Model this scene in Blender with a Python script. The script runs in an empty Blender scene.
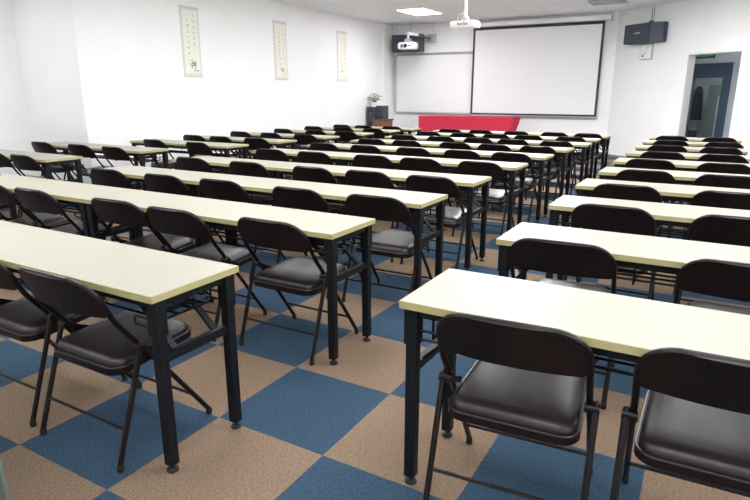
import bpy, bmesh, math, random
from mathutils import Vector, Matrix
random.seed(7)
S = bpy.context.scene
COL = S.collection
R = math.radians

# ------------------------------------------------------------------ camera, world, exposure
cam_data = bpy.data.cameras.new('camera')
cam_data.lens = 27.72
cam_data.sensor_width = 36
cam_data.clip_start = 0.05
cam = bpy.data.objects.new('camera', cam_data)
COL.objects.link(cam)
cam.location = (1.8086, -1.1137, 1.4484)
cam.rotation_euler = (R(90 - 15.241), 0, R(29.916))
S.camera = cam

world = bpy.data.worlds.new('world')
S.world = world
world.use_nodes = True
world.node_tree.nodes['Background'].inputs[0].default_value = (0.9, 0.95, 1.0, 1)
world.node_tree.nodes['Background'].inputs[1].default_value = 0.3

S.view_settings.view_transform = 'Standard'
S.view_settings.look = 'None'
S.view_settings.gamma = 1
S.view_settings.use_curve_mapping = False
S.view_settings.exposure = 1.17
PANEL_POWER = 6.0          # emission of the lit ceiling panels

WINDOW_POWER = 1.7        # glow of the frosted panes added in the right wall (outside the frame)

# ------------------------------------------------------------------ materials
def mat(name, col, rough=0.5, metal=0.0, spec=0.5, coat=0.0):
    m = bpy.data.materials.new(name)
    m.use_nodes = True
    b = m.node_tree.nodes['Principled BSDF']
    b.inputs['Base Color'].default_value = (*col, 1)
    b.inputs['Roughness'].default_value = rough
    b.inputs['Metallic'].default_value = metal
    b.inputs['Specular IOR Level'].default_value = spec
    b.inputs['Coat Weight'].default_value = coat
    return m

def nd(m, t, **kw):
    n = m.node_tree.nodes.new(t)
    for k, v in kw.items():
        setattr(n, k, v)
    return n

def noisy(m, c1, c2, scale, bump=0.0, detail=3.0, bscale=None):
    """two close tones mixed by noise in object space, with an optional bump"""
    L = m.node_tree.links
    b = m.node_tree.nodes['Principled BSDF']
    tc = nd(m, 'ShaderNodeTexCoord')
    n = nd(m, 'ShaderNodeTexNoise')
    n.inputs['Scale'].default_value = scale
    n.inputs['Detail'].default_value = detail
    L.new(tc.outputs['Object'], n.inputs['Vector'])
    r = nd(m, 'ShaderNodeValToRGB')
    r.color_ramp.elements[0].color = (*c1, 1)
    r.color_ramp.elements[0].position = 0.35
    r.color_ramp.elements[1].color = (*c2, 1)
    r.color_ramp.elements[1].position = 0.65
    L.new(n.outputs['Fac'], r.inputs['Fac'])
    L.new(r.outputs['Color'], b.inputs['Base Color'])
    if bump:
        n2 = nd(m, 'ShaderNodeTexNoise')
        n2.inputs['Scale'].default_value = bscale or scale
        L.new(tc.outputs['Object'], n2.inputs['Vector'])
        bp = nd(m, 'ShaderNodeBump')
        bp.inputs['Strength'].default_value = bump
        bp.inputs['Distance'].default_value = 0.002
        L.new(n2.outputs['Fac'], bp.inputs['Height'])
        L.new(bp.outputs['Normal'], b.inputs['Normal'])
    return m

M = {}
M['wall'] = noisy(mat('wall_paint', (.85, .85, .84), .45), (.845, .85, .85), (.865, .87, .87), 2.0, .05, bscale=60)
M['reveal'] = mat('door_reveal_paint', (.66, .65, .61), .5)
M['white'] = mat('white_plastic', (.86, .86, .86), .35)
M['steel'] = noisy(mat('black_steel', (.005, .006, .008), .45, 0, .22), (.0045, .005, .007), (.006, .007, .009), 40)
M['rubber'] = mat('black_rubber', (.01, .01, .01), .6)
M['tube'] = noisy(mat('brown_black_tube', (.008, .004, .005), .34, 0, .22, .05), (.007, .004, .0045), (.010, .005, .006), 30)
M['panel'] = noisy(mat('brown_black_panel', (.008, .0045, .005), .42, 0, .2, .03), (.006, .004, .0045), (.011, .006, .006), 14)
M['vinyl'] = noisy(mat('dark_brown_vinyl', (.014, .008, .0095), .38, 0, .45), (.012, .007, .0085), (.016, .0092, .011), 9, .2, bscale=420)
M['piping'] = mat('glossy_piping', (.02, .013, .014), .3, 0, .5, .1)
M['chrome'] = mat('zinc_rivet', (.45, .45, .47), .3, 1.0)
M['top'] = noisy(mat('cream_laminate', (.315, .298, .238), .45), (.31, .294, .236), (.32, .303, .244), 6)
M['edge'] = mat('olive_edge_band', (.37, .325, .15), .5)
M['red'] = noisy(mat('red_cloth', (.50, .018, .05), .85), (.47, .015, .045), (.55, .022, .06), 20, .3, bscale=200)
M['dark_box'] = noisy(mat('slate_speaker', (.030, .040, .062), .5), (.027, .036, .056), (.035, .046, .07), 50)
M['cone'] = mat('speaker_cone', (.012, .014, .02), .5)
M['grey'] = mat('grey_alloy', (.42, .43, .44), .4, .3)
M['dgrey'] = mat('dark_grey_alloy', (.16, .17, .18), .45, .3)
M['board'] = mat('white_enamel', (.82, .82, .82), .3)
M['screen'] = mat('matt_white_screen', (.78, .78, .79), .9)
M['sborder'] = mat('charcoal_screen_border', (.035, .04, .05), .8)
M['paper'] = noisy(mat('cream_scroll_paper', (.80, .785, .69), .6), (.79, .775, .685), (.82, .805, .715), 12)
M['silk'] = mat('pale_silk_mount', (.66, .65, .61), .5)
M['ink'] = mat('ink', (.10, .09, .08), .8)
M['leafink'] = mat('green_ink', (.10, .22, .11), .8)
M['seal'] = mat('red_seal_ink', (.45, .08, .06), .8)
M['leaf'] = noisy(mat('leaf', (.16, .24, .07), .5), (.10, .17, .05), (.34, .38, .16), 18)
M['stem'] = mat('stem', (.12, .17, .05), .6)
M['wood'] = noisy(mat('red_brown_wood', (.20, .07, .04), .4), (.18, .055, .035), (.26, .09, .055), 8)
M['woodtop'] = mat('dark_wood_top', (.10, .045, .03), .4)
M['blue_metal'] = mat('blue_grey_door_frame', (.055, .095, .14), .4)
M['corridor'] = mat('corridor_paint', (.50, .53, .55), .6)
M['cfloor'] = mat('corridor_floor', (.22, .25, .28), .4)
M['green_cab'] = mat('grey_green_cabinet', (.20, .26, .23), .5)
M['signgreen'] = mat('exit_sign_board', (.01, .05, .025), .5)
M['steelrack'] = mat('pale_tube', (.6, .66, .72), .35)
M['darkcoat'] = mat('dark_fabric', (.02, .02, .028), .9)

def emis(name, col, st):
    m = bpy.data.materials.new(name)
    m.use_nodes = True
    b = m.node_tree.nodes['Principled BSDF']
    b.inputs['Base Color'].default_value = (*col, 1)
    b.inputs['Emission Color'].default_value = (*col, 1)
    b.inputs['Emission Strength'].default_value = st
    return m
M['lit'] = emis('lit_panel', (.985, .995, 1), PANEL_POWER)
M['added_front'] = emis('added_front_panel', (.985, .995, 1), PANEL_POWER * 5.2)  # boosted panel added out of view to lift the front wall
M['lit_board'] = emis('lit_board_panel', (.985, .995, 1), PANEL_POWER * 2.6)
M['added_glow'] = emis('added_glow_pane', (.93, .97, 1.0), WINDOW_POWER)
M['signtext'] = emis('lit_sign_text', (.05, .45, .18), .25)

def glassmat(name, col, rough=0.0):
    m = mat(name, col, rough)
    b = m.node_tree.nodes['Principled BSDF']
    b.inputs['Transmission Weight'].default_value = 1.0
    b.inputs['IOR'].default_value = 1.45
    return m
M['glass'] = glassmat('clear_glass', (.86, .93, .92))
M['glass_edge'] = mat('green_glass_edge', (.10, .15, .13), .3)

# carpet tiles, 0.583 m, blue and tan checks
TILE = .583
def carpet():
    m = mat('checker_carpet', (.2, .2, .2), .93, 0, .15)
    L = m.node_tree.links
    b = m.node_tree.nodes['Principled BSDF']
    tc = nd(m, 'ShaderNodeTexCoord')
    ck = nd(m, 'ShaderNodeTexChecker')
    ck.inputs['Scale'].default_value = 1 / TILE
    mp = nd(m, 'ShaderNodeMapping')
    mp.inputs['Location'].default_value = (0, 0, .25)
    L.new(tc.outputs['Object'], mp.inputs['Vector'])
    L.new(mp.outputs['Vector'], ck.inputs['Vector'])
    def yarn(c1, c2, c3, sx, sy):
        mm = nd(m, 'ShaderNodeMapping')
        mm.inputs['Scale'].default_value = (sx, sy, 1)
        L.new(tc.outputs['Object'], mm.inputs['Vector'])
        n = nd(m, 'ShaderNodeTexNoise')
        n.inputs['Scale'].default_value = 1
        n.inputs['Detail'].default_value = 4
        n.inputs['Roughness'].default_value = .75
        L.new(mm.outputs['Vector'], n.inputs['Vector'])
        r = nd(m, 'ShaderNodeValToRGB')
        r.color_ramp.elements[0].color = (*c1, 1)
        r.color_ramp.elements[0].position = .3
        r.color_ramp.elements[1].color = (*c3, 1)
        r.color_ramp.elements[1].position = .72
        e = r.color_ramp.elements.new(.5)
        e.color = (*c2, 1)
        L.new(n.outputs['Fac'], r.inputs['Fac'])
        return r
    blue = yarn((.014, .031, .057), (.030, .059, .097), (.064, .104, .150), 150, 95)
    tan = yarn((.102, .066, .042), (.195, .136, .094), (.318, .232, .168), 95, 150)
    mx = nd(m, 'ShaderNodeMixRGB')
    L.new(ck.outputs['Fac'], mx.inputs['Fac'])
    L.new(tan.outputs['Color'], mx.inputs['Color1'])
    L.new(blue.outputs['Color'], mx.inputs['Color2'])
    L.new(mx.outputs['Color'], b.inputs['Base Color'])
    n = nd(m, 'ShaderNodeTexNoise')
    n.inputs['Scale'].default_value = 260
    L.new(tc.outputs['Object'], n.inputs['Vector'])
    bp = nd(m, 'ShaderNodeBump')
    bp.inputs['Strength'].default_value = .5
    bp.inputs['Distance'].default_value = .003
    L.new(n.outputs['Fac'], bp.inputs['Height'])
    L.new(bp.outputs['Normal'], b.inputs['Normal'])
    return m
M['carpet'] = carpet()

# ceiling: white mineral panels with thin grid lines
def ceilmat():
    m = mat('ceiling_panels', (.80, .80, .79), .8)
    L = m.node_tree.links
    b = m.node_tree.nodes['Principled BSDF']
    tc = nd(m, 'ShaderNodeTexCoord')
    br = nd(m, 'ShaderNodeTexBrick')
    br.offset = 0
    br.inputs['Scale'].default_value = 1
    br.inputs['Brick Width'].default_value = .62
    br.inputs['Row Height'].default_value = .62
    br.inputs['Mortar Size'].default_value = .008
    br.inputs['Color1'].default_value = (.93, .945, .95, 1)
    br.inputs['Color2'].default_value = (.905, .92, .925, 1)
    br.inputs['Mortar'].default_value = (.76, .77, .775, 1)
    L.new(tc.outputs['Object'], br.inputs['Vector'])
    L.new(br.outputs['Color'], b.inputs['Base Color'])
    return m
M['ceil'] = ceilmat()

# ------------------------------------------------------------------ mesh helpers
def box(bm, c, s, rot=None, bev=0.0):
    """box of size s centred at c"""
    g = bmesh.ops.create_cube(bm, size=1.0)
    vs = g['verts']
    bmesh.ops.scale(bm, vec=s, verts=vs)
    if bev:
        es = list({e for v in vs for e in v.link_edges})
        r = bmesh.ops.bevel(bm, geom=es, offset=bev, segments=2, affect='EDGES', profile=.5)
        vs = list({v for f in r['faces'] for v in f.verts} | {v for v in vs if v.is_valid})
        vs = [v for v in vs if v.is_valid]
    if rot is not None:
        bmesh.ops.rotate(bm, cent=(0, 0, 0), matrix=rot, verts=vs)
    bmesh.ops.translate(bm, vec=c, verts=vs)
    return vs

def box2(bm, a, b, bev=0.0):
    return box(bm, [(a[i] + b[i]) / 2 for i in range(3)], [abs(b[i] - a[i]) for i in range(3)], None, bev)

def tube(bm, pts, r, n=8, closed=False, squash=1.0):
    pts = [Vector(p) for p in pts]
    rings = []
    N = len(pts)
    up = None
    for i, p in enumerate(pts):
        if closed:
            t = pts[(i + 1) % N] - pts[i - 1]
        else:
            t = pts[min(i + 1, N - 1)] - pts[max(i - 1, 0)]
        t.normalize()
        if up is None:
            up = Vector((0, 0, 1)) if abs(t.z) < .9 else Vector((1, 0, 0))
        a = t.cross(up)
        if a.length < 1e-5:
            a = t.cross(Vector((0, 1, 0)))
        a.normalize()
        up = a.cross(t).normalized()
        rr = r[i] if isinstance(r, (list, tuple)) else r
        rings.append([bm.verts.new(p + rr * (math.cos(2 * math.pi * k / n) * a + squash * math.sin(2 * math.pi * k / n) * up)) for k in range(n)])
    for i in range(N if closed else N - 1):
        A, B = rings[i], rings[(i + 1) % N]
        for k in range(n):
            bm.faces.new((A[k], A[(k + 1) % n], B[(k + 1) % n], B[k]))
    if not closed:
        bm.faces.new(rings[0][::-1])
        bm.faces.new(rings[-1])

def lathe(bm, prof, c=(0, 0, 0), n=16, axis='Z'):
    """prof: (radius, height) pairs"""
    rings = []
    for (r, h) in prof:
        ring = []
        for k in range(n):
            a = 2 * math.pi * k / n
            v = (r * math.cos(a), r * math.sin(a), h)
            if axis == 'X': v = (h, r * math.cos(a), r * math.sin(a))
            if axis == 'Y': v = (r * math.cos(a), h, r * math.sin(a))
            ring.append(bm.verts.new((v[0] + c[0], v[1] + c[1], v[2] + c[2])))
        rings.append(ring)
    for A, B in zip(rings, rings[1:]):
        for k in range(n):
            bm.faces.new((A[k], A[(k + 1) % n], B[(k + 1) % n], B[k]))
    bm.faces.new(rings[0][::-1])
    bm.faces.new(rings[-1])

def bar(bm, a, b, w, h):
    """rectangular bar from a to b, w across (horizontal), h in the vertical-ish direction"""
    a, b = Vector(a), Vector(b)
    t = (b - a).normalized()
    side = t.cross(Vector((0, 0, 1)))
    if side.length < 1e-4:
        side = Vector((1, 0, 0))
    side.normalize()
    up = side.cross(t).normalized()
    def ring(p):
        return [bm.verts.new(p + side * sx * w / 2 + up * sy * h / 2) for sx, sy in ((-1, -1), (1, -1), (1, 1), (-1, 1))]
    A, B = ring(a), ring(b)
    for k in range(4):
        bm.faces.new((A[k], A[(k + 1) % 4], B[(k + 1) % 4], B[k]))
    bm.faces.new(A[::-1])
    bm.faces.new(B)

def mesh(bm, name, m, smooth=False):
    bmesh.ops.recalc_face_normals(bm, faces=bm.faces[:])
    me = bpy.data.meshes.new(name)
    bm.to_mesh(me)
    bm.free()
    for mm in (m if isinstance(m, (list, tuple)) else [m]):
        me.materials.append(mm)
    if smooth:
        for p in me.polygons:
            p.use_smooth = True
        try:
            me.set_sharp_from_angle(angle=R(40))
        except Exception:
            pass
    return me

def put(name, me, parent=None, loc=(0, 0, 0), rotz=0.0):
    o = bpy.data.objects.new(name, me)
    COL.objects.link(o)
    o.location = loc
    o.rotation_euler = (0, 0, rotz)
    if parent is not None:
        o.parent = parent
    return o

def tag(o, label, cat, group=None):
    o['label'] = label
    o['category'] = cat
    if group:
        o['group'] = group
    return o

def thing(name, label, cat, loc=(0, 0, 0), rotz=0.0, group=None):
    return tag(put(name, None, None, loc, rotz), label, cat, group)

def struct(name, me, loc=(0, 0, 0), rotz=0.0):
    o = put(name, me, None, loc, rotz)
    o['kind'] = 'structure'
    return o

def B():
    return bmesh.new()

# ------------------------------------------------------------------ room shell
H = 3.26                      # ceiling height
XL, XR = -6.4, 3.6            # left wall and right wall
YB, YF = -3.2, 14.1           # back wall and front wall
AX, AY, ANG = -.43, 14.1, R(-38)      # start and heading of the slanting wall with the doorway
YE = 4.43                     # where the left wall steps back
XE = -7.9

bm = B(); box2(bm, (-8.5, YB - .3, -.1), (7.0, 18.5, 0))
struct('floor', mesh(bm, 'floor', M['carpet']))
bm = B(); box2(bm, (-8.5, YB - .3, H), (7.0, 18.5, H + .12))
ceiling = struct('ceiling', mesh(bm, 'ceiling', M['ceil']))
bm = B(); box2(bm, (XL - .2, YE + .2, 0), (XL, YF + .2, H)); box2(bm, (XE, YE, 0), (XL, YE + .2, H))
struct('wall_left', mesh(bm, 'wall_left', M['wall']))
bm = B(); box2(bm, (XE - .2, YB, 0), (XE, YE + .2, H))
struct('wall_left_recess', mesh(bm, 'wall_recess', M['wall']))
bm = B(); box2(bm, (XL, YF, 0), (AX + .12, YF + .2, H))
struct('wall_front', mesh(bm, 'wall_front', M['wall']))
bm = B(); box2(bm, (XE - .2, YB - .2, 0), (XR + .2, YB, H))
struct('wall_back', mesh(bm, 'wall_back', M['wall']))
WINS = [(-1.6, .6), (1.8, 4.0), (5.2, 7.4), (8.4, 10.2)]     # windows added in the right wall, out of view, to brighten the room
WZ0, WZ1 = 1.0, 2.7
bm = B(); box2(bm, (XR, YB, 0), (XR + .2, 10.95, WZ0)); box2(bm, (XR, YB, WZ1), (XR + .2, 10.95, H))
ys = [YB] + [v for w in WINS for v in w] + [10.95]
for a, b in zip(ys[::2], ys[1::2]):
    box2(bm, (XR, a, WZ0), (XR + .2, b, WZ1))
struct('wall_right', mesh(bm, 'wall_right', M['wall']))
for k, (a, b) in enumerate(WINS):
    wn = put('window_%d' % (k + 1), None, None, (XR + .1, (a + b) / 2, WZ0)); wn['kind'] = 'structure'
    hw, hh = (b - a) / 2, WZ1 - WZ0
    bm = B()
    for y in (-hw + .03, 0, hw - .03):
        box2(bm, (-.03, y - .03, 0), (.03, y + .03, hh))
    for z in (.03, hh - .03):
        box2(bm, (-.028, -hw, z - .03), (.028, hw, z + .03))
    put('window_frame', mesh(bm, 'window_frame', M['white']), wn)
    bm = B(); box2(bm, (-.004, -hw + .06, .06), (.004, -.03, hh - .06)); box2(bm, (-.004, .03, .06), (.004, hw - .06, hh - .06))
    put('panes', mesh(bm, 'window_panes', M['added_glow']), wn)
    bm = B(); box2(bm, (-.16, -hw - .05, -.03), (.0, hw + .05, -.001)); put('window_sill', mesh(bm, 'window_sill', M['white']), wn)
bm = B(); box2(bm, (XL, 13.55, 0), (XL + .07, YF, H))
struct('trim_1', mesh(bm, 'corner_pilaster', M['wall']))

# slanting front right wall with the doorway, in its own frame (x along the wall, y away from the room)
DX0, DX1, DH, WT = 2.02, 3.19, 2.2, .17
WEND = 5.3
bm = B()
box2(bm, (0, 0, 0), (DX0, WT, H)); box2(bm, (DX1, 0, 0), (WEND, WT, H)); box2(bm, (DX0, 0, DH), (DX1, WT, H))
wf = struct('wall_front_right', mesh(bm, 'wall_front_right', M['wall']), (AX, AY, 0), ANG)
bm = B()
box2(bm, (DX0 + .001, .004, 0), (DX0 + .014, WT + .02, DH - .001)); box2(bm, (DX1 - .014, .004, 0), (DX1 - .001, WT + .02, DH - .001))
box2(bm, (DX0 + .014, .004, DH - .014), (DX1 - .014, WT + .02, DH - .001))
struct('trim_2', mesh(bm, 'door_lining', M['reveal']), (AX, AY, 0), ANG)
bm = B()
for a, b in (((DX0 - .09, -.016, 0), (DX0, -.001, DH + .09)), ((DX1, -.016, 0), (DX1 + .09, -.001, DH + .09)), ((DX0, -.016, DH), (DX1, -.001, DH + .09))):
    box2(bm, a, b, .003)
struct('trim_3', mesh(bm, 'door_casing', M['wall']), (AX, AY, 0), ANG)

# corridor and the glazed office beyond the doorway, same frame
def loc2(x, y, z=0):
    return (AX + x * math.cos(ANG) - y * math.sin(ANG), AY + x * math.sin(ANG) + y * math.cos(ANG), z)
bm = B()
box2(bm, (-1.0, 1.45, 0), (.92, 1.55, H)); box2(bm, (1.945, 1.45, 0), (4.2, 1.55, H)); box2(bm, (.92, 1.45, 2.085), (1.945, 1.55, H))
struct('wall_corridor', mesh(bm, 'wall_corridor', M['corridor']), (AX, AY, 0), ANG)
bm = B()
box2(bm, (.6, WT, -.02), (4.0, 1.45, .004)); box2(bm, (-3.0, 1.55, -.02), (2.8, 4.6, .004))
struct('floor_corridor', mesh(bm, 'floor_corridor', M['cfloor']), (AX, AY, 0), ANG)
bm = B()
box2(bm, (-3.0, 4.6, 0), (2.8, 4.7, H)); box2(bm, (-3.1, 1.55, 0), (-3.0, 4.7, H)); box2(bm, (2.8, 1.55, 0), (2.9, 4.7, H))
struct('wall_office', mesh(bm, 'wall_office', M['corridor']), (AX, AY, 0), ANG)
# blue-grey glazed door
dr = put('door_1', None, None, loc2(1.47, 1.46), ANG); dr['kind'] = 'structure'
bm = B()
box2(bm, (-.53, -.05, 0), (-.46, .05, 2.08)); box2(bm, (.30, -.05, 0), (.47, .05, 2.08)); box2(bm, (-.46, -.05, 1.77), (.30, .05, 2.08)); box2(bm, (-.46, -.05, 0), (.30, .05, .1))
put('door_frame', mesh(bm, 'door_frame', M['blue_metal']), dr)
bm = B(); box2(bm, (-.46, -.006, .1), (.30, .006, 1.77))
put('pane', mesh(bm, 'pane', M['glass']), dr)
bm = B(); tube(bm, [(.26, -.06, .75), (.26, -.06, 1.15)], .012); tube(bm, [(.26, -.06, .8), (.26, 0, .8)], .008); tube(bm, [(.26, -.06, 1.1), (.26, 0, 1.1)], .008)
put('door_handle', mesh(bm, 'door_handle', M['grey'], True), dr)

# office furniture seen through the glass
t = thing('cabinet', 'grey-green cabinet standing in the office beyond the glazed door', 'cabinet', loc2(-.22, 4.2), ANG)
bm = B(); box2(bm, (-.35, -.25, .06), (.35, .3, 1.65), .01); put('body', mesh(bm, 'cabinet_body', M['green_cab']), t)
bm = B(); box2(bm, (-.33, -.24, 0), (.33, .28, .06)); put('plinth', mesh(bm, 'cabinet_plinth', M['dgrey']), t)
for s in (-1, 1):
    bm = B(); box(bm, (s * .17, -.262, .86), (.33, .02, 1.5), None, .005); d = put('door', mesh(bm, 'cabinet_door', M['green_cab']), t)
    bm = B(); box(bm, (s * .03, -.28, .9), (.015, .02, .14)); put('handle', mesh(bm, 'cabinet_handle', M['grey']), d)
t = thing('tube_rack', 'pale metal tube rack in front of the office cabinet', 'rack', loc2(.34, 3.4), ANG)
for x in (-.16, .16):
    bm = B(); tube(bm, [(x, 0, 0), (x, 0, 1.35)], .016); put('post', mesh(bm, 'rack_post', M['steelrack'], True), t)
for z in (.35, .8, 1.05, 1.33):
    bm = B(); tube(bm, [(-.16, 0, z), (.16, 0, z)], .013); put('rail', mesh(bm, 'rack_rail', M['steelrack'], True), t)
for x in (-.16, .16):
    bm = B(); box2(bm, (x - .02, -.2, 0), (x + .02, .2, .03)); put('foot', mesh(bm, 'rack_foot', M['steelrack']), t)
t = thing('coat_stand', 'dark coats hanging on a thin stand left of the office cabinet', 'coat stand', loc2(-.95, 4.05), ANG)
bm = B(); tube(bm, [(0, 0, .03), (0, 0, 1.75)], .014); put('pole', mesh(bm, 'stand_pole', M['steelrack'], True), t)
bm = B(); lathe(bm, [(.2, 0), (.2, .02), (.05, .04), (.014, .05)]); put('base', mesh(bm, 'stand_base', M['dgrey'], True), t)
bm = B()
lathe(bm, [(.04, 1.62), (.10, 1.5), (.12, 1.2), (.13, .9), (.14, .72), (.11, .7)], n=14)
for v in bm.verts:
    a = math.atan2(v.co.y, v.co.x); k = 1 + .12 * math.sin(5 * a); v.co.x *= k; v.co.y *= k
put('coat', mesh(bm, 'coat', M['darkcoat'], True), t)
t = thing('storage_box', 'low dark box on the floor of the office beyond the door', 'box', loc2(-.05, 2.7), ANG)
bm = B(); box2(bm, (-.2, -.15, 0), (.2, .15, .5), .01); put('body', mesh(bm, 'box_body', M['darkcoat']), t)
bm = B(); box2(bm, (-.21, -.16, .5), (.21, .16, .55), .008); put('lid', mesh(bm, 'box_lid', M['dgrey']), t)

# exit sign hanging in the corridor behind the lintel
t = thing('exit_sign', 'green lit exit sign at the top of the doorway', 'sign', loc2(2.08, .42, 2.13), ANG)
bm = B(); box(bm, (0, 0, .07), (.42, .03, .14), None, .004); put('board', mesh(bm, 'sign_board', M['signgreen']), t)
for x in (-.15, .15):
    bm = B(); tube(bm, [(x, 0, .14), (x, 0, H - 2.13)], .004); put('hanger', mesh(bm, 'sign_hanger', M['grey']), t)
def text_mesh(body, size, m):
    cu = bpy.data.curves.new('txt', 'FONT'); cu.body = body; cu.size = size; cu.extrude = .001
    cu.align_x = 'CENTER'; cu.align_y = 'CENTER'
    o = bpy.data.objects.new('txt', cu); COL.objects.link(o)
    dg = bpy.context.evaluated_depsgraph_get()
    me = bpy.data.meshes.new_from_object(o.evaluated_get(dg))
    bpy.data.objects.remove(o)
    me.materials.clear(); me.materials.append(m)
    return me
o = put('lettering', text_mesh('\u5b89\u5168\u51fa\u53e3', .095, M['signtext']), t, (0, -.0175, .07)); o.rotation_euler = (R(90), 0, 0)

# ------------------------------------------------------------------ ceiling lights and vent
def light(x, y, lx, ly, label, m='lit'):
    t = thing('ceiling_light', label, 'ceiling light', (x, y, H), 0, 'square lit panels in the ceiling')
    bm = B()
    for a, b in (((-lx / 2 - .02, -ly / 2 - .02, -.012), (lx / 2 + .02, -ly / 2, -.001)), ((-lx / 2 - .02, ly / 2, -.012), (lx / 2 + .02, ly / 2 + .02, -.001)),
                 ((-lx / 2 - .02, -ly / 2, -.012), (-lx / 2, ly / 2, -.001)), ((lx / 2, -ly / 2, -.012), (lx / 2 + .02, ly / 2, -.001))):
        box2(bm, a, b)
    put('frame', mesh(bm, 'light_frame', M['white']), t)
    bm = B(); box2(bm, (-lx / 2, -ly / 2, -.009), (lx / 2, ly / 2, -.002))
    put('diffuser', mesh(bm, 'light_diffuser', M[m]), t)
light(-4.45, 11.83, .66, 1.0, 'bright lit ceiling panel above the whiteboard', 'lit_board')
for ix, x in enumerate((-3.3, -.8, 1.8)):  # extra panels added out of view to light the room
    for iy, y in enumerate((-1.4, 1.6, 4.7, (7.7, 8.6, 9.7)[ix])):
        light(x, y, 1.2, 1.2, 'added unseen lit square ceiling panel over the %s desks, %s from the back wall' % (('left', 'middle', 'right')[ix], ('nearest', 'second', 'third', 'farthest')[iy]), 'added_front' if iy == 3 and ix == 1 else 'lit')
light(-7.0, 2.3, .9, 1.2, 'added unseen lit ceiling panel in the recess nearest the wall scrolls')  # this and the next are added to brighten the recess, unseen
light(-7.1, -.6, .4, .6, 'added unseen lit ceiling panel in the recess nearest the back wall')
light(1.9, 13.55, .5, .5, 'added unseen lit ceiling panel in the corridor outside the doorway')  # added to brighten what shows through the doorway
light(2.4, 15.6, 1.2, 1.0, 'added unseen lit ceiling panel in the office beyond the corridor')  # added to brighten the office behind the glass
t = thing('ceiling_vent', 'grey-edged ceiling vent above the right end of the screen', 'vent', (-.42, 12.4, H))
bm = B()
for a, b in (((-.35, -.35, -.015), (.35, -.31, -.001)), ((-.35, .31, -.015), (.35, .35, -.001)), ((-.35, -.31, -.015), (-.31, .31, -.001)), ((.31, -.31, -.015), (.35, .31, -.001))):
    box2(bm, a, b)
put('frame', mesh(bm, 'vent_frame', M['grey']), t)
for k in range(7):
    bm = B(); box(bm, (0, -.26 + k * .087, -.008), (.62, .05, .004), Matrix.Rotation(R(14), 3, 'X')); put('slat', mesh(bm, 'vent_slat', M['white']), t)

# ------------------------------------------------------------------ things on the front wall
t = thing('whiteboard', 'white writing board in a grey rounded frame left of the screen', 'whiteboard', (-5.05, YF, 0))
bm = B(); box2(bm, (-1.18, -.03, .92), (1.18, -.012, 2.45)); put('board', mesh(bm, 'board', M['board']), t)
bm = B()
def rrect(w0, w1, z0, z1, r, y, n=6):
    pts = []
    for cx, cz, a0 in ((w1 - r, z1 - r, 0), (w0 + r, z1 - r, 90), (w0 + r, z0 + r, 180), (w1 - r, z0 + r, 270)):
        for k in range(n + 1):
            a = R(a0 + 90 * k / n); pts.append((cx + r * math.cos(a), y, cz + r * math.sin(a)))
    return pts
tube(bm, rrect(-1.2, 1.2, .9, 2.47, .08, -.03), .032, 8, True)
put('frame', mesh(bm, 'board_frame', M['grey'], True), t)
bm = B(); tube(bm, [(-.93, -.01, .9), (-.93, -.01, .3), (-.93, -.01, .0)], .008); put('cable', mesh(bm, 'board_cable', M['white']), t)

t = thing('projection_screen', 'large pull-down projection screen with a charcoal border', 'projection screen', (-2.31, 13.97, 0))
SW, SZ0, SZ1 = 1.61, .88, 3.06
bm = B(); box2(bm, (-SW + .05, -.003, SZ0 + .05), (SW - .05, .001, SZ1 - .06)); put('fabric', mesh(bm, 'screen_fabric', M['screen']), t)
bm = B()
for a, b in (((-SW, -.004, SZ0), (-SW + .055, .002, SZ1)), ((SW - .055, -.004, SZ0), (SW, .002, SZ1)), ((-SW, -.0045, SZ1 - .065), (SW, .0025, SZ1)), ((-SW, -.0045, SZ0), (SW, .0025, SZ0 + .05))):
    box2(bm, a, b)
put('border', mesh(bm, 'screen_border', M['sborder']), t)
bm = B(); tube(bm, [(-SW, 0, SZ0 - .01), (SW, 0, SZ0 - .01)], .016); put('bottom_bar', mesh(bm, 'screen_bar', M['grey'], True), t)
bm = B(); box2(bm, (-SW - .08, -.06, SZ1 + .01), (SW + .13, .08, SZ1 + .13), .02); put('casing', mesh(bm, 'screen_casing', M['white'], True), t)
for s in (-SW - .09, SW + .14):
    bm = B(); box(bm, (s, .01, SZ1 + .07), (.02, .15, .14), None, .008); put('end_cap', mesh(bm, 'screen_cap', M['grey']), t)

# wall speaker on the slanting wall
t = thing('wall_speaker', 'dark blue-grey loudspeaker on the wall above the clock', 'loudspeaker', loc2(.94, -.17, 2.49), ANG)
bm = B()
prof = [(-.48, .15), (-.48, -.02), (-.42, -.13), (.30, -.13), (.50, .03), (.50, .15)]
lo = [bm.verts.new((x, y, 0)) for x, y in prof]; hi = [bm.verts.new((x, y, .40)) for x, y in prof]
for k in range(6):
    bm.faces.new((lo[k], lo[(k + 1) % 6], hi[(k + 1) % 6], hi[k]))
bm.faces.new(lo[::-1]); bm.faces.new(hi)
bmesh.ops.bevel(bm, geom=bm.edges[:], offset=.008, segments=2, affect='EDGES')
put('cabinet', mesh(bm, 'speaker_cabinet', M['dark_box']), t)
bm = B(); box2(bm, (-.40, -.142, .02), (.29, -.129, .38), .006); g = put('grille', mesh(bm, 'speaker_grille', M['dark_box']), t)
bm = B()
for k, (w, h) in enumerate(((.030, .026), (.026, .03), (.03, .028), (.03, .034))):
    x = -.11 + k * .045
    box(bm, (x, -.1435, .2 + .002 * k), (w, .003, h * .35), Matrix.Rotation(R(-8), 3, 'Y')); box(bm, (x - .006, -.1435, .205 + .002 * k), (.011, .003, h))
put('badge', mesh(bm, 'speaker_badge', M['white']), g)
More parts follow.
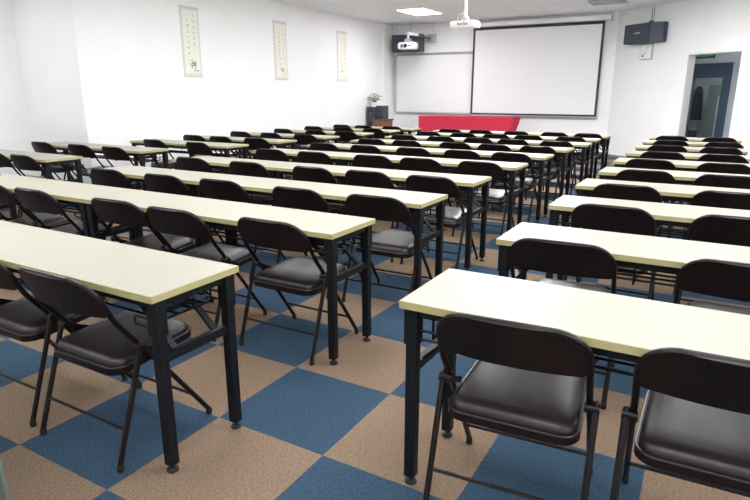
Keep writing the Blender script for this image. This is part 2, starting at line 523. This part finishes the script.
bm = B(); box2(bm, (.02, .10, .40), (.10, .16, .46), .005); tube(bm, [(.06, .13, .45), (.06, .13, .62), (.05, .14, .72)], .006); put('bracket', mesh(bm, 'speaker_bracket', M['dark_box']), t)
bm = B(); box2(bm, (.485, .04, .09), (.51, .1, .17)); put('terminal', mesh(bm, 'speaker_terminal', M['cone']), t)
bm = B(); tube(bm, [(.06, .14, .46), (.12, .12, .52), (.1, .15, .62), (.07, .16, .73)], .005); put('cable', mesh(bm, 'speaker_cable', M['dgrey']), t)

t = thing('wall_clock', 'square white wall clock under the right loudspeaker', 'clock', loc2(.94, 0, 2.32), ANG)
bm = B(); box(bm, (0, -.02, 0), (.34, .035, .34), None, .015); put('case', mesh(bm, 'clock_case', M['grey'], True), t)
bm = B(); box(bm, (0, -.040, 0), (.30, .006, .30), None, .002); f = put('face', mesh(bm, 'clock_face', M['white']), t)
bm = B()
box(bm, (.035, -.045, .06), (.007, .003, .09), Matrix.Rotation(R(30), 3, 'Y')); put('minute_hand', mesh(bm, 'clock_hand', M['dgrey']), t)
bm = B(); box(bm, (-.035, -.047, -.04), (.014, .003, .1), Matrix.Rotation(R(48), 3, 'Y')); put('hour_hand', mesh(bm, 'clock_hand', M['dgrey']), t)
bm = B()
box(bm, (-.08, -.0445, -.09), (.06, .002, .035), Matrix.Rotation(R(20), 3, 'Y')); put('emblem', mesh(bm, 'clock_emblem', M['dgrey']), f)

t = thing('wall_speaker', 'dark blue-grey loudspeaker in the corner above the whiteboard', 'loudspeaker', (-5.70, 13.72, 2.52))
bm = B(); box2(bm, (-.43, -.12, 0), (.43, .16, .44), .012); put('cabinet', mesh(bm, 'speaker_cabinet', M['dark_box']), t)
bm = B(); box2(bm, (-.40, -.135, .02), (.40, -.119, .42), .006); put('grille', mesh(bm, 'speaker_grille', M['dark_box']), t)
bm = B()
for x in (-.33, .1):
    tube(bm, [(x, .0, .44), (x, .0, H - 2.52)], .006)
put('hanger', mesh(bm, 'speaker_hanger', M['grey']), t)
bm = B(); box2(bm, (-.1, .16, .1), (.1, .38, .3), .005); put('bracket', mesh(bm, 'speaker_bracket', M['dgrey']), t)

t = thing('short_throw_projector', 'white projector on a wall arm in front of the corner loudspeaker', 'projector', (-5.38, 13.1, 2.53))
bm = B(); box2(bm, (-.24, -.15, 0), (.24, .15, .18), .05); put('body', mesh(bm, 'projector_body', M['white'], True), t)
bm = B(); lathe(bm, [(.045, -.175), (.05, -.16), (.05, -.1)], (.0, 0, .09), 16, 'Y'); put('lens', mesh(bm, 'projector_lens', M['cone'], True), t)
bm = B(); box2(bm, (-.14, -.156, .05), (-.07, -.148, .13)); box2(bm, (.08, -.156, .07), (.16, -.148, .10)); put('vent', mesh(bm, 'projector_vent', M['dgrey']), t)
bm = B(); box2(bm, (-.08, -.06, .18), (.08, .06, .27), .01); lathe(bm, [(.035, .27), (.035, .42)]); put('mount', mesh(bm, 'projector_mount', M['grey'], True), t)
bm = B(); bar(bm, (-.04, 0, .40), (.10, .34, .385), .09, .06); put('arm', mesh(bm, 'projector_arm', M['white']), t)
bm = B(); bar(bm, (.09, .32, .385), (.24, .90, .33), .045, .045); put('arm_tube', mesh(bm, 'projector_arm_tube', M['dgrey']), t)
bm = B(); box2(bm, (.14, .87, .23), (.36, .998, .44), .01); put('wall_box', mesh(bm, 'arm_wall_box', M['grey']), t)
bm = B(); tube(bm, [(.26, .985, .44), (.26, .985, H - 2.53)], .006); put('cable', mesh(bm, 'arm_cable', M['grey']), t)

t = thing('ceiling_projector', 'white projector hanging from a ceiling pole before the screen', 'projector', (-1.60, 7.5, 2.36))
bm = B(); box2(bm, (-.19, -.14, .015), (.19, .14, .11), .02); put('body', mesh(bm, 'projector_body', M['white'], True), t)
bm = B(); lathe(bm, [(.035, .13), (.035, .16)], (.1, 0, .06), 16, 'Y'); put('lens', mesh(bm, 'projector_lens', M['cone'], True), t)
bm = B(); lathe(bm, [(.022, .16), (.022, H - 2.36)]); lathe(bm, [(.022, .62), (.035, .63), (.035, H - 2.36)]); put('pole', mesh(bm, 'projector_pole', M['white'], True), t)
bm = B(); lathe(bm, [(.09, H - 2.38), (.09, H - 2.361)]); put('ceiling_plate', mesh(bm, 'projector_plate', M['white'], True), t)
bm = B(); box2(bm, (-.045, -.05, .11), (.045, .05, .17), .005); tube(bm, [(-.06, -.17, .07), (-.05, -.13, .19), (.0, -.03, .24)], .007); tube(bm, [(.03, -.17, .06), (.06, -.12, .17), (.01, -.03, .22)], .007)
put('bracket', mesh(bm, 'projector_bracket', M['grey']), t)
bm = B()
for x in (-.05, -.01, .04, .075):
    box(bm, (x, -.142, .06), (.025, .008, .03))
put('socket_panel', mesh(bm, 'projector_sockets', M['dgrey']), t)

# ------------------------------------------------------------------ scrolls on the left wall
def scroll(yc, label, cols, plant, sd):
    rnd = random.Random(sd)
    z0, z1, w = 1.734, 2.885, .42
    t = thing('hanging_scroll', label, 'scroll', (XL, yc, 0), 0, 'calligraphy scrolls on the left wall')
    bm = B(); box2(bm, (.003, -w / 2, z0), (.008, w / 2, z1)); put('mount', mesh(bm, 'scroll_mount', M['silk']), t)
    bm = B(); box2(bm, (.0085, -w / 2 + .035, z0 + .05), (.0105, w / 2 - .035, z1 - .05)); p = put('paper', mesh(bm, 'scroll_paper', M['paper']), t)
    for z in (z0, z1):
        bm = B(); tube(bm, [(.012, -w / 2 - .01, z), (.012, w / 2 + .01, z)], .010); put('rod', mesh(bm, 'scroll_rod', M['silk'], True), t)
    bm = B()
    for (y, za, zb) in cols:
        z = za
        while z > zb:
            for k in range(rnd.randint(3, 5)):                       # brushed strokes of one character
                box(bm, (.0112, y + rnd.uniform(-.012, .012), z + rnd.uniform(-.016, .016)), (.001, rnd.uniform(.012, .028), rnd.uniform(.004, .007)),
                    Matrix.Rotation(R(rnd.choice((0, 90, 40, -40, 10))), 3, 'X'))
            z -= rnd.uniform(.075, .10)
    put('calligraphy', mesh(bm, 'scroll_ink', M['ink']), p)
    bm = B()
    if plant:
        for k in range(plant):
            box(bm, (.0112, rnd.gauss(.02, .04), z0 + .2 + rnd.gauss(0, .035)), (.001, rnd.uniform(.03, .08), .009), Matrix.Rotation(R(rnd.uniform(0, 180)), 3, 'X'))
        box(bm, (.0112, .08, z0 + .10), (.001, .03, .018), Matrix.Rotation(R(30), 3, 'X'))
    put('painting', mesh(bm, 'scroll_painting', M['leafink'] if plant and plant > 12 else M['ink']), p)
    if plant and plant > 12:
        bm = B(); box(bm, (.0113, .12, z0 + .09), (.001, .02, .03)); put('seal', mesh(bm, 'scroll_seal', M['seal']), p)
scroll(6.63, 'calligraphy scroll with a green plant painting, leftmost of three on the wall', [(.08, 2.75, 2.25), (-.06, 2.68, 2.12)], 22, 1)
scroll(9.12, 'middle calligraphy scroll of the three, with a small black ink drawing', [(.09, 2.72, 2.05), (-.04, 2.66, 2.0)], 8, 2)
scroll(11.50, 'narrow-looking calligraphy scroll of the three, nearest the whiteboard', [(.10, 2.72, 2.1), (-.03, 2.68, 2.05)], 3, 3)

# ------------------------------------------------------------------ red table, cabinet, loudspeakers, plant
t = thing('red_cloth_table', 'long table under a red cloth in front of the screen', 'table', (-3.65, 13.0, 0))
bm = B(); box2(bm, (-1.18, -.28, .83), (1.18, .28, .87)); put('tabletop', mesh(bm, 'red_table_top', M['top']), t)
for x in (-1.1, 1.1):
    for y in (-.23, .23):
        bm = B(); box2(bm, (x - .02, y - .02, 0), (x + .02, y + .02, .83)); put('leg', mesh(bm, 'red_table_leg', M['steel']), t)
bm = B()
def skirt(n=160, zt=.875, zb=.03):
    rows = []
    hx, hy = 1.19, .295
    per = [(-hx, hy), (-hx, -hy), (hx, -hy), (hx, hy)]
    seg = [(per[k], per[(k + 1) % 4]) for k in range(4)]
    tot = sum(math.dist(a, b) for a, b in seg)
    pts = []
    for a, b in seg:
        m_ = max(6, int(n * math.dist(a, b) / tot))
        for k in range(m_):
            u = k / m_
            x = a[0] + (b[0] - a[0]) * u; y = a[1] + (b[1] - a[1]) * u
            nx, ny = (b[1] - a[1]), -(b[0] - a[0]); l = math.hypot(nx, ny)
            cd = min(u, 1 - u) * math.dist(a, b)
            pts.append((x, y, -nx / l, -ny / l, cd))
    for z in (zt, zt - .02, zt - .12, .5, .25, zb):
        f = (zt - z) / (zt - zb)
        ring = []
        for i, (x, y, nx, ny, cd) in enumerate(pts):
            amp = (.006 + .014 * f) * (math.sin(i * .85) + .6 * math.sin(i * .37 + 1))
            flare = .11 * math.exp(-cd / .07) * math.exp(-((f - .05) / .22) ** 2)
            dx, dy = (x / 1.19, y / .295)
            ring.append(bm.verts.new((x - nx * amp * f + (flare if x > 1.0 else 0) * (1 if dx > 0 else -1), y - ny * amp * f, z)))
        rows.append(ring)
    for A_, B_ in zip(rows, rows[1:]):
        for k in range(len(A_)):
            bm.faces.new((A_[k], A_[(k + 1) % len(A_)], B_[(k + 1) % len(A_)], B_[k]))
    bm.faces.new(rows[0])
skirt()
put('cloth', mesh(bm, 'red_cloth', M['red'], True), t)

def floor_speaker(name, label, x, y, z0, w, d, h, drivers):
    t = thing(name, label, 'loudspeaker', (x, y, z0))
    bm = B(); box2(bm, (-w / 2, -d / 2, 0), (w / 2, d / 2, h), .008); put('cabinet', mesh(bm, 'spk_cab', M['dark_box']), t)
    for (zz, r) in drivers:
        bm = B(); lathe(bm, [(r, -d / 2 - .004), (r * .9, -d / 2 - .008), (r * .85, -d / 2 - .002), (r * .3, -d / 2 + .03)], (0, 0, zz), 20, 'Y'); put('driver', mesh(bm, 'spk_driver', M['cone'], True), t)
    bm = B(); box(bm, (0, -d / 2 - .003, h * .36), (.03, .004, .03)); put('badge', mesh(bm, 'spk_badge', M['grey']), t)
floor_speaker('floor_speaker', 'slate loudspeaker on the floor under the small speaker with the plant', -6.22, 12.75, 0, .24, .28, .83, [(.62, .085), (.35, .085)])
floor_speaker('floor_speaker', 'small slate loudspeaker carrying the white plant pot', -6.22, 12.75, .83, .24, .28, .25, [(.14, .08)])
floor_speaker('floor_speaker', 'tall slate loudspeaker behind the red-brown cabinet in the corner', -6.00, 12.85, 0, .22, .3, 1.11, [(.98, .05), (.78, .08)])
t = thing('side_cabinet', 'low red-brown cabinet beside the corner loudspeakers', 'cabinet', (-5.79, 12.5, 0))
bm = B(); box2(bm, (-.20, -.18, .05), (.20, .18, .75), .006); put('body', mesh(bm, 'sc_body', M['wood']), t)
bm = B(); box2(bm, (-.23, -.21, .75), (.23, .20, .78), .005); put('top', mesh(bm, 'sc_top', M['woodtop']), t)
bm = B(); box2(bm, (-.19, -.17, 0), (.19, .17, .05)); put('plinth', mesh(bm, 'sc_plinth', M['woodtop']), t)
for s in (-1, 1):
    bm = B(); box(bm, (s * .099, -.188, .39), (.19, .016, .62), None, .004); d = put('door', mesh(bm, 'sc_door', M['wood']), t)
    bm = B(); lathe(bm, [(.012, -.215), (.012, -.196)], (s * .03, 0, .42), 10, 'Y'); put('knob', mesh(bm, 'sc_knob', M['chrome'], True), d)

t = thing('potted_plant', 'small leafy plant in a white pot on the corner loudspeaker', 'plant', (-6.19, 12.75, 1.08))
bm = B(); lathe(bm, [(.07, 0), (.085, .05), (.095, .11), (.10, .12), (.085, .12), (.08, .10)], n=20); put('pot', mesh(bm, 'plant_pot', M['white'], True), t)
bm = B(); lathe(bm, [(.082, .09), (.082, .105)], n=16); put('soil', mesh(bm, 'plant_soil', M['woodtop']), t)
bm = B(); bl = B()
for k in range(46):
    a = random.uniform(0, 2 * math.pi); rr = random.uniform(.05, .19); zz = .14 + random.uniform(.02, .20) * (1.15 - rr * 2)
    tip = Vector((rr * math.cos(a), rr * math.sin(a), zz))
    tube(bl, [(0.03 * math.cos(a), .03 * math.sin(a), .10), (tip * .55) + Vector((0, 0, .08)), tip], .003, 5)
    d = Vector((math.cos(a), math.sin(a), random.uniform(-.4, .5))).normalized(); s = Vector((-math.sin(a), math.cos(a), random.uniform(-.3, .3)))
    L_, W_ = random.uniform(.06, .10), random.uniform(.018, .03)
    up = d.cross(s).normalized() * .006
    v = [bm.verts.new(tip - d * .01), bm.verts.new(tip + d * L_ * .45 + s * W_ - up), bm.verts.new(tip + d * L_), bm.verts.new(tip + d * L_ * .45 - s * W_ - up), bm.verts.new(tip + d * L_ * .45 + up)]
    for i, j in ((0, 1), (1, 2), (2, 3), (3, 0)):
        bm.faces.new((v[i], v[j], v[4]))
put('foliage', mesh(bm, 'plant_leaves', M['leaf']), t); put('stems', mesh(bl, 'plant_stems', M['stem']), t)

# ------------------------------------------------------------------ folding desks
DW, DH_ = .448, .75           # depth and height
desk_cache = {}
def dmesh(key, builder):
    if key not in desk_cache:
        desk_cache[key] = builder()
    return desk_cache[key]

def desk_parts(L):
    h = L / 2
    key = round(L, 3)
    def m_top():
        bm = B(); box2(bm, (-h + .002, -DW / 2 + .002, DH_ - .027), (h - .002, DW / 2 - .002, DH_), .0015); return mesh(bm, 'desk_top', M['top'])
    def m_edge():
        bm = B()
        z0, z1 = DH_ - .0275, DH_ - .0012
        for a, b in (((-h, -DW / 2, z0), (h, -DW / 2 + .003, z1)), ((-h, DW / 2 - .003, z0), (h, DW / 2, z1)), ((-h, -DW / 2, z0), (-h + .003, DW / 2, z1)), ((h - .003, -DW / 2, z0), (h, DW / 2, z1))):
            box2(bm, a, b)
        return mesh(bm, 'desk_edge', M['edge'])
    def m_apron():
        bm = B()
        for s in (-1, 1):
            box(bm, (0, s * (DW / 2 - .045), DH_ - .0455), (2 * h - .05, .022, .036))
            box(bm, (s * (h - .036), 0, DH_ - .0455), (.022, DW - .10, .036))
        return mesh(bm, 'desk_apron', M['steel'])
    def m_shelf():
        bm = B()
        x = h - .10
        for y in (-.10, -.03, .04, .11):
            tube(bm, [(-x, y, .605), (x, y, .605)], .0055, 6)
        tube(bm, [(-x, .11, .64), (x, .11, .64)], .0055, 6)
        n = max(2, int(L / .5))
        for k in range(n + 1):
            xx = -x + 2 * x * k / n
            tube(bm, [(xx, -.15, DH_ - .04), (xx, -.15, .60), (xx, .15, .60), (xx, .15, DH_ - .04)], .0055, 6)
        return mesh(bm, 'desk_shelf', M['steel'])
    return [dmesh(('t', key), m_top), dmesh(('e', key), m_edge), dmesh(('a', key), m_apron), dmesh(('s', key), m_shelf)]

def leg_mesh():
    bm = B(); box2(bm, (-.021, -.021, .032), (.021, .021, DH_ - .063), .004); return mesh(bm, 'desk_leg', M['steel'])
def foot_mesh():
    bm = B(); lathe(bm, [(.021, 0), (.024, .004), (.022, .011), (.008, .016), (.008, .034)], n=14); return mesh(bm, 'desk_foot', M['rubber'], True)
def socket_mesh():
    bm = B(); box2(bm, (-.026, -.026, DH_ - .17), (.026, .026, DH_ - .028), .003); return mesh(bm, 'desk_socket', M['steel'])
LEG, FOOT, SOCK = leg_mesh(), foot_mesh(), socket_mesh()
def end_mesh():
    bm = B(); box2(bm, (-.014, -DW / 2 + .06, .465), (.014, DW / 2 - .06, .50)); return mesh(bm, 'desk_end_rail', M['steel'])
def brace_mesh(s):
    bm = B()
    for y in (-.105, .105):
        bar(bm, (0, y, .485), (-s * .23, y, DH_ - .045), .028, .012)
        lathe(bm, [(.012, y - .022), (.012, y + .022)], (0, 0, .487), 10, 'Y')
    bar(bm, (-s * .12, -.105, .61), (-s * .12, .105, .61), .014, .02)
    return mesh(bm, 'desk_brace', M['steel'])
def link_mesh(s, y):
    bm = B()
    tube(bm, [(-s * .022, y, .635), (-s * .12, y, .635), (-s * .127, y, .627), (-s * .127, y, .610), (-s * .12, y, .602), (-s * .022, y, .602)], .005, 6)
    return mesh(bm, 'desk_link', M['steel'])
ENDR = end_mesh(); BRACE = {s: brace_mesh(s) for s in (-1, 1)}; LINK = {(s, y): link_mesh(s, y) for s in (-1, 1) for y in (-DW / 2 + .045, DW / 2 - .045)}

def desk(x0, x1, ynear, label, group, rot=0.0):
    L = round(x1 - x0, 2)
    t = thing('folding_desk', label, 'desk', ((x0 + x1) / 2, ynear + DW / 2, 0), rot, group)
    a = desk_parts(L)
    top = put('tabletop', a[0], t)
    put('edge_band', a[1], top)['label'] = 'olive-yellow edge band'
    put('apron', a[2], t); put('shelf_rack', a[3], t)
    for s in (-1, 1):
        x = s * (L / 2 - .036)
        for y in (-DW / 2 + .045, DW / 2 - .045):
            lg = put('leg', LEG, t, (x, y, 0)); put('foot', FOOT, lg); put('leg_socket', SOCK, lg)
        put('end_rail', ENDR, t, (x, 0, 0)); put('brace', BRACE[s], t, (x, 0, 0))
        for y in (-DW / 2 + .045, DW / 2 - .045):
            put('slotted_link', LINK[s, y], t, (x, 0, 0))
    return t

# ------------------------------------------------------------------ folding chairs (face +y, origin on the floor at the centre of the feet)
def smooth_path(p, n=5):
    """round the inner corners of a polyline with quadratic arcs"""
    p = [Vector(q) for q in p]
    out = [p[0]]
    for a, b, c in zip(p, p[1:], p[2:]):
        A_ = b + (a - b) * .45; C_ = b + (c - b) * .45
        for k in range(n + 1):
            u = k / n
            out.append(A_ * (1 - u) ** 2 + b * 2 * u * (1 - u) + C_ * u * u)
    out.append(p[-1])
    return out

def back_y(z):                       # centre line of the backrest plane
    return -.185 - (z - .62) * .44
def front_leg(s):
    bm = B(); tube(bm, smooth_path([(s * .243, .25, .014), (s * .238, -.055, .445), (s * .236, back_y(.60), .60), (s * .236, back_y(.66), .66)]), .0112, 8); return mesh(bm, 'chair_front_leg', M['tube'], True)
def rear_leg(s):
    bm = B(); tube(bm, [(s * .258, -.25, .014), (s * .258, -.095, .465), (s * .258, -.088, .487), (s * .258, -.086, .493)], [.0115, .0115, .0105, .006], 8); return mesh(bm, 'chair_rear_leg', M['tube'], True)
def foot_cap(s, rear):
    bm = B(); y = -.25 if rear else .25; x = s * (.258 if rear else .243)
    lathe(bm, [(.0128, 0), (.0138, .004), (.0138, .024), (.0122, .03)], (x, y + (.004 if rear else -.008), 0), 10); return mesh(bm, 'chair_foot_cap', M['rubber'], True)
def back_arch():
    bm = B()
    pts = []
    r = .115; top = .788; hw = .236
    for s in (-1, 1):
        seq = [(s * hw, .64), (s * hw, .66)]
        for k in range(9):
            a = R(90 * k / 8)
            seq.append((s * (hw - r + r * math.cos(a)), top - .105 + .105 * math.sin(a)))
        pts += seq if s == -1 else seq[::-1]
    P_ = []
    for (x, z) in pts:
        P_.append((x, back_y(z) - .035 * (1 - (x / .236) ** 2), z))
    tube(bm, P_, .0112, 8)
    return mesh(bm, 'chair_back_arch', M['tube'], True)
def back_panel():
    bm = B()
    nu, nv = 16, 12
    z0, z1 = .628, .792
    g = {}
    for side in (0, 1):
        for j in range(nv + 1):
            v = j / nv
            z = z0 + (z1 - z0) * v
            zc = z1 - .112
            hw = .238
            if z > zc:
                hw = .238 - .12 + .12 * math.sqrt(max(0, 1 - ((z - zc) / .112) ** 2))
            if z < z0 + .02:
                hw -= .02 * (1 - math.sqrt(max(0, 1 - ((z0 + .02 - z) / .02) ** 2)))
            for i in range(nu + 1):
                x = (2 * i / nu - 1) * hw
                y = back_y(z) - .035 * (1 - (x / .238) ** 2)
                th = .0085
                g[side, i, j] = bm.verts.new((x, y + (th if side else -th), z + (th if side else -th) * .4))
    for side in (0, 1):
        for j in range(nv):
            for i in range(nu):
                f = [g[side, i, j], g[side, i + 1, j], g[side, i + 1, j + 1], g[side, i, j + 1]]
                bm.faces.new(f if side == 0 else f[::-1])
    for i in range(nu):
        bm.faces.new((g[0, i + 1, 0], g[0, i, 0], g[1, i, 0], g[1, i + 1, 0])); bm.faces.new((g[0, i, nv], g[0, i + 1, nv], g[1, i + 1, nv], g[1, i, nv]))
    for j in range(nv):
        bm.faces.new((g[0, 0, j], g[0, 0, j + 1], g[1, 0, j + 1], g[1, 0, j])); bm.faces.new((g[0, nu, j + 1], g[0, nu, j], g[1, nu, j], g[1, nu, j + 1]))
    return mesh(bm, 'chair_back_panel', M['panel'], True)
def seat_outline(w0, w1, y0, y1, r, n=6):
    """rounded trapezoid, w0 half width at the rear, w1 at the front"""
    pts = []
    for cx, cy, a0 in ((w1 - r, y1 - r, 0), (-(w1 - r), y1 - r, 90), (-(w0 - r), y0 + r, 180), (w0 - r, y0 + r, 270)):
        for k in range(n + 1):
            a = R(a0 + 90 * k / n); pts.append((cx + r * math.cos(a), cy + r * math.sin(a)))
    return pts
def tilt(y):
    return .012 * (y / .2)
def seat_mesh():
    bm = B()
    base = seat_outline(.212, .198, -.18, .235, .06)
    rings = []
    for inset, z in ((0, .406), (0, .422), (.006, .434), (.020, .444), (.05, .451), (.11, .454)):
        k = 1 - inset / .21
        rings.append([bm.verts.new((x * k, .027 + (y - .027) * k, z + tilt(y))) for x, y in base])
    for A_, B_ in zip(rings, rings[1:]):
        n = len(A_)
        for k in range(n):
            bm.faces.new((A_[k], A_[(k + 1) % n], B_[(k + 1) % n], B_[k]))
    bm.faces.new(rings[0][::-1]); bm.faces.new(rings[-1])
    return mesh(bm, 'chair_seat', M['vinyl'], True)
def pan_mesh():
    bm = B()
    o = seat_outline(.222, .208, -.19, .245, .065)
    A_ = [bm.verts.new((x, y, .380 + tilt(y))) for x, y in o]; B_ = [bm.verts.new((x, y, .408 + tilt(y))) for x, y in o]
    n = len(o)
    for k in range(n):
        bm.faces.new((A_[k], A_[(k + 1) % n], B_[(k + 1) % n], B_[k]))
    bm.faces.new(A_[::-1]); bm.faces.new(B_)
    return mesh(bm, 'chair_seat_pan', M['tube'], True)
def pipe_mesh():
    bm = B(); tube(bm, [(x, y, .410 + tilt(y)) for x, y in seat_outline(.220, .206, -.188, .243, .064)], .0042, 6, True); return mesh(bm, 'chair_piping', M['piping'], True)
def stretch(rear):
    bm = B()
    if rear: tube(bm, [(-.258, -.2, .158), (.258, -.2, .158)], .007, 6)
    else: tube(bm, [(-.241, .155, .142), (.241, .155, .142)], .007, 6)
    return mesh(bm, 'chair_stretcher', M['tube'], True)
def hinge(s):
    bm = B(); lathe(bm, [(.017, .222), (.017, .27)], (0, -.09, .468), 12, 'X') if s > 0 else lathe(bm, [(.017, -.27), (.017, -.222)], (0, -.09, .468), 12, 'X')
    bar(bm, (s * .229, -.09, .465), (s * .229, .03, .405), .006, .024)
    return mesh(bm, 'chair_hinge', M['tube'], True)
CH = dict(seat=seat_mesh(), pan=pan_mesh(), pipe=pipe_mesh(), arch=back_arch(), panel=back_panel())
CHS = {s: (front_leg(s), rear_leg(s), foot_cap(s, False), foot_cap(s, True), hinge(s)) for s in (-1, 1)}
CHX = (stretch(True), stretch(False))
def make_chair():
    t = put('folding_chair', None)
    st = put('seat', CH['seat'], t); put('piping', CH['pipe'], st)
    put('seat_pan', CH['pan'], t)
    bp = put('backrest', CH['panel'], t); put('back_arch', CH['arch'], bp)
    for s in (-1, 1):
        f, r, cf, cr, h = CHS[s]
        a = put('leg', f, t); put('foot_cap', cf, a)
        a = put('leg', r, t); put('foot_cap', cr, a)
        put('hinge', h, t)
    for m_ in CHX:
        put('stretcher', m_, t)
    return t
first_chair = make_chair()
used = []
def copy_tree(o, parent=None):
    c = o.copy(); COL.objects.link(c)
    if parent is not None:
        c.parent = parent
    for ch in o.children:
        copy_tree(ch, c)
    return c
def chair(x, y, rz, label, group):
    c = copy_tree(first_chair) if used else first_chair
    used.append(1)
    c.location = (x, y, 0); c.rotation_euler = (0, 0, R(rz))
    tag(c, label, 'chair', group)

ORD = ['nearest', 'second', 'third', 'fourth', 'fifth', 'sixth', 'seventh', 'eighth', 'ninth', 'farthest']
rnd = random.Random(11)

# right block: ten single desks, two chairs each
RX = [.934, .942, .944, .926, .94, .93, .93, .933, .922, .928]
RY = [.57, 1.588, 2.62, 3.558, 4.491, 5.454, 6.393, 7.342, 8.285, 9.228]
RC = [[(1.335, 0.745, 4), (1.94, 0.79, 2)], [(1.26, 1.79, 2), (2.0, 1.8, 0)], [(1.35, 2.82, -2), (2.0, 2.83, 1)], [(1.3, 3.74, 1), (1.98, 3.75, -1)], [(1.33, 4.7, 2), (1.96, 4.69, 0)], [(1.3, 5.66, -2), (1.94, 5.64, 1)], [(1.33, 6.59, 1), (1.94, 6.58, -1)], [(1.31, 7.54, 2), (1.92, 7.54, 0)], [(1.31, 8.47, -2), (1.95, 8.47, 1)], [(1.25, 9.42, 1), (1.91, 9.44, -1)]]
for k in range(10):
    desk(RX[k], RX[k] + 1.275, RY[k], 'cream-topped folding desk of the right block, %s row from the camera' % ORD[k], 'desks of the right block')
    for j, (x, y, rz) in enumerate(RC[k]):
        chair(x, y, rz, 'dark folding chair at the %s desk of the right block, %s seat' % (ORD[k], ('left', 'right')[j]), 'chairs of the right block')

# middle block: ten rows of two joined desks, three chairs on the right one and two on the left
MX = [.158, .188, .229, .205, .199, .219, .255, .307, .281, .298]
MY = [.161, 1.259, 2.225, 3.248, 4.392, 5.426, 6.399, 7.351, 8.273, 9.169]
ML = [None, -3.55, -3.21, -3.24, -3.13, -3.06, -2.95, -2.88, -2.86, -2.84]
MS = [-1.9, -1.87, -1.84, -1.84, -1.82, -1.76, -1.66, -1.6, -1.58, -1.56]
MC = [[(-0.31, 0.345), (-0.93, 0.36)], [(-0.2, 1.48), (-0.9, 1.44), (-1.46, 1.46), (-2.31, 1.44), (-2.9, 1.46)], [(-0.08, 2.41), (-0.72, 2.41), (-1.49, 2.43), (-2.12, 2.41), (-2.84, 2.41)], [(-0.14, 3.44), (-0.76, 3.46), (-1.33, 3.44), (-2.14, 3.45), (-2.91, 3.46)], [(-0.14, 4.6), (-0.81, 4.59), (-1.39, 4.6), (-2.15, 4.58), (-2.79, 4.59)], [(-0.14, 5.61), (-0.73, 5.61), (-1.39, 5.62), (-2.06, 5.61), (-2.73, 5.63)], [(-0.1, 6.6), (-0.66, 6.58), (-1.23, 6.6), (-1.97, 6.59), (-2.55, 6.58)], [(-0.09, 7.54), (-0.72, 7.55), (-1.25, 7.56), (-1.86, 7.54), (-2.5, 7.54)], [(-0.08, 8.45), (-0.76, 8.48), (-1.28, 8.45), (-1.86, 8.47), (-2.5, 8.47)], [(0.01, 9.36), (-0.54, 9.37), (-1.2, 9.35), (-1.86, 9.37), (-2.47, 9.37)]]
SEAT = ['rightmost', 'second from right', 'middle', 'second from left', 'leftmost']
for k in range(10):
    desk(MS[k] + .001, MX[k], MY[k], 'cream-topped folding desk of the middle block, %s row from the camera, aisle half' % ORD[k], 'desks of the middle block')
    if ML[k]:
        desk(ML[k], MS[k] - .001, MY[k], 'cream-topped folding desk of the middle block, %s row from the camera, left half' % ORD[k], 'desks of the middle block')
    for j, (x, y) in enumerate(MC[k]):
        rz = 0 if k == 0 else rnd.uniform(-2.5, 2.5)
        chair(x, y, rz, 'dark folding chair in the %s row of the middle block, %s seat' % (ORD[k], SEAT[j]), 'chairs of the middle block')

# left block: eight desks along the left wall, three chairs each
LX = [-4.38, -4.27, -3.83, -3.71, -3.61, -3.51, -3.47, -3.40]
LY = [2.52, 3.66, 4.68, 5.63, 6.67, 7.65, 8.60, 9.38]
LL = [2.1, 2.2, 1.95, 1.9, 1.9, 1.8, 1.85, 1.88]
LC = [[(-4.7, 2.72), (-5.32, 2.74)], [(-4.7, 3.85), (-5.39, 3.84), (-6.22, 3.84)], [(-4.3, 4.87), (-5.2, 4.89)], [(-4.12, 5.84), (-4.83, 5.84), (-5.41, 5.83)], [(-3.97, 6.87), (-4.67, 6.86), (-5.36, 6.86)], [(-3.82, 7.85), (-4.44, 7.83), (-5.19, 7.85)], [(-3.79, 8.78), (-4.49, 8.81), (-5.19, 8.8)], [(-3.8, 9.57), (-4.46, 9.56), (-5.01, 9.59)]]
ORDL = ['nearest', 'second', 'third', 'fourth', 'fifth', 'sixth', 'seventh', 'farthest']
for k in range(8):
    desk(LX[k] - LL[k], LX[k], LY[k], 'cream-topped folding desk beside the left wall, %s of its block from the camera' % ORDL[k], 'desks of the left block')
    seats = ['right', 'left'] if len(LC[k]) == 2 else ['right', 'middle', 'left']
    for j, (x, y) in enumerate(LC[k]):
        chair(x, y, rnd.uniform(-2.5, 2.5), 'dark folding chair at the %s desk of the left wall block, %s seat' % (ORDL[k], seats[j]), 'chairs of the left block')

# ------------------------------------------------------------------ glass panel at the lower left
t = thing('glass_panel', 'clear glass panel with green edge at the lower left corner', 'glass panel', (.2, -.42, 0), R(0))
bm = B(); box2(bm, (-1.0, -.003, .02), (-.004, .003, 2.0)); put('pane', mesh(bm, 'glass_pane', M['glass']), t)
bm = B(); box2(bm, (-.004, -.003, .02), (0, .003, 2.0)); put('edge', mesh(bm, 'glass_edge', M['glass_edge']), t)
bm = B(); box2(bm, (-1.0, -.012, 0), (0, .012, .02)); put('bottom_rail', mesh(bm, 'glass_rail', M['grey']), t)
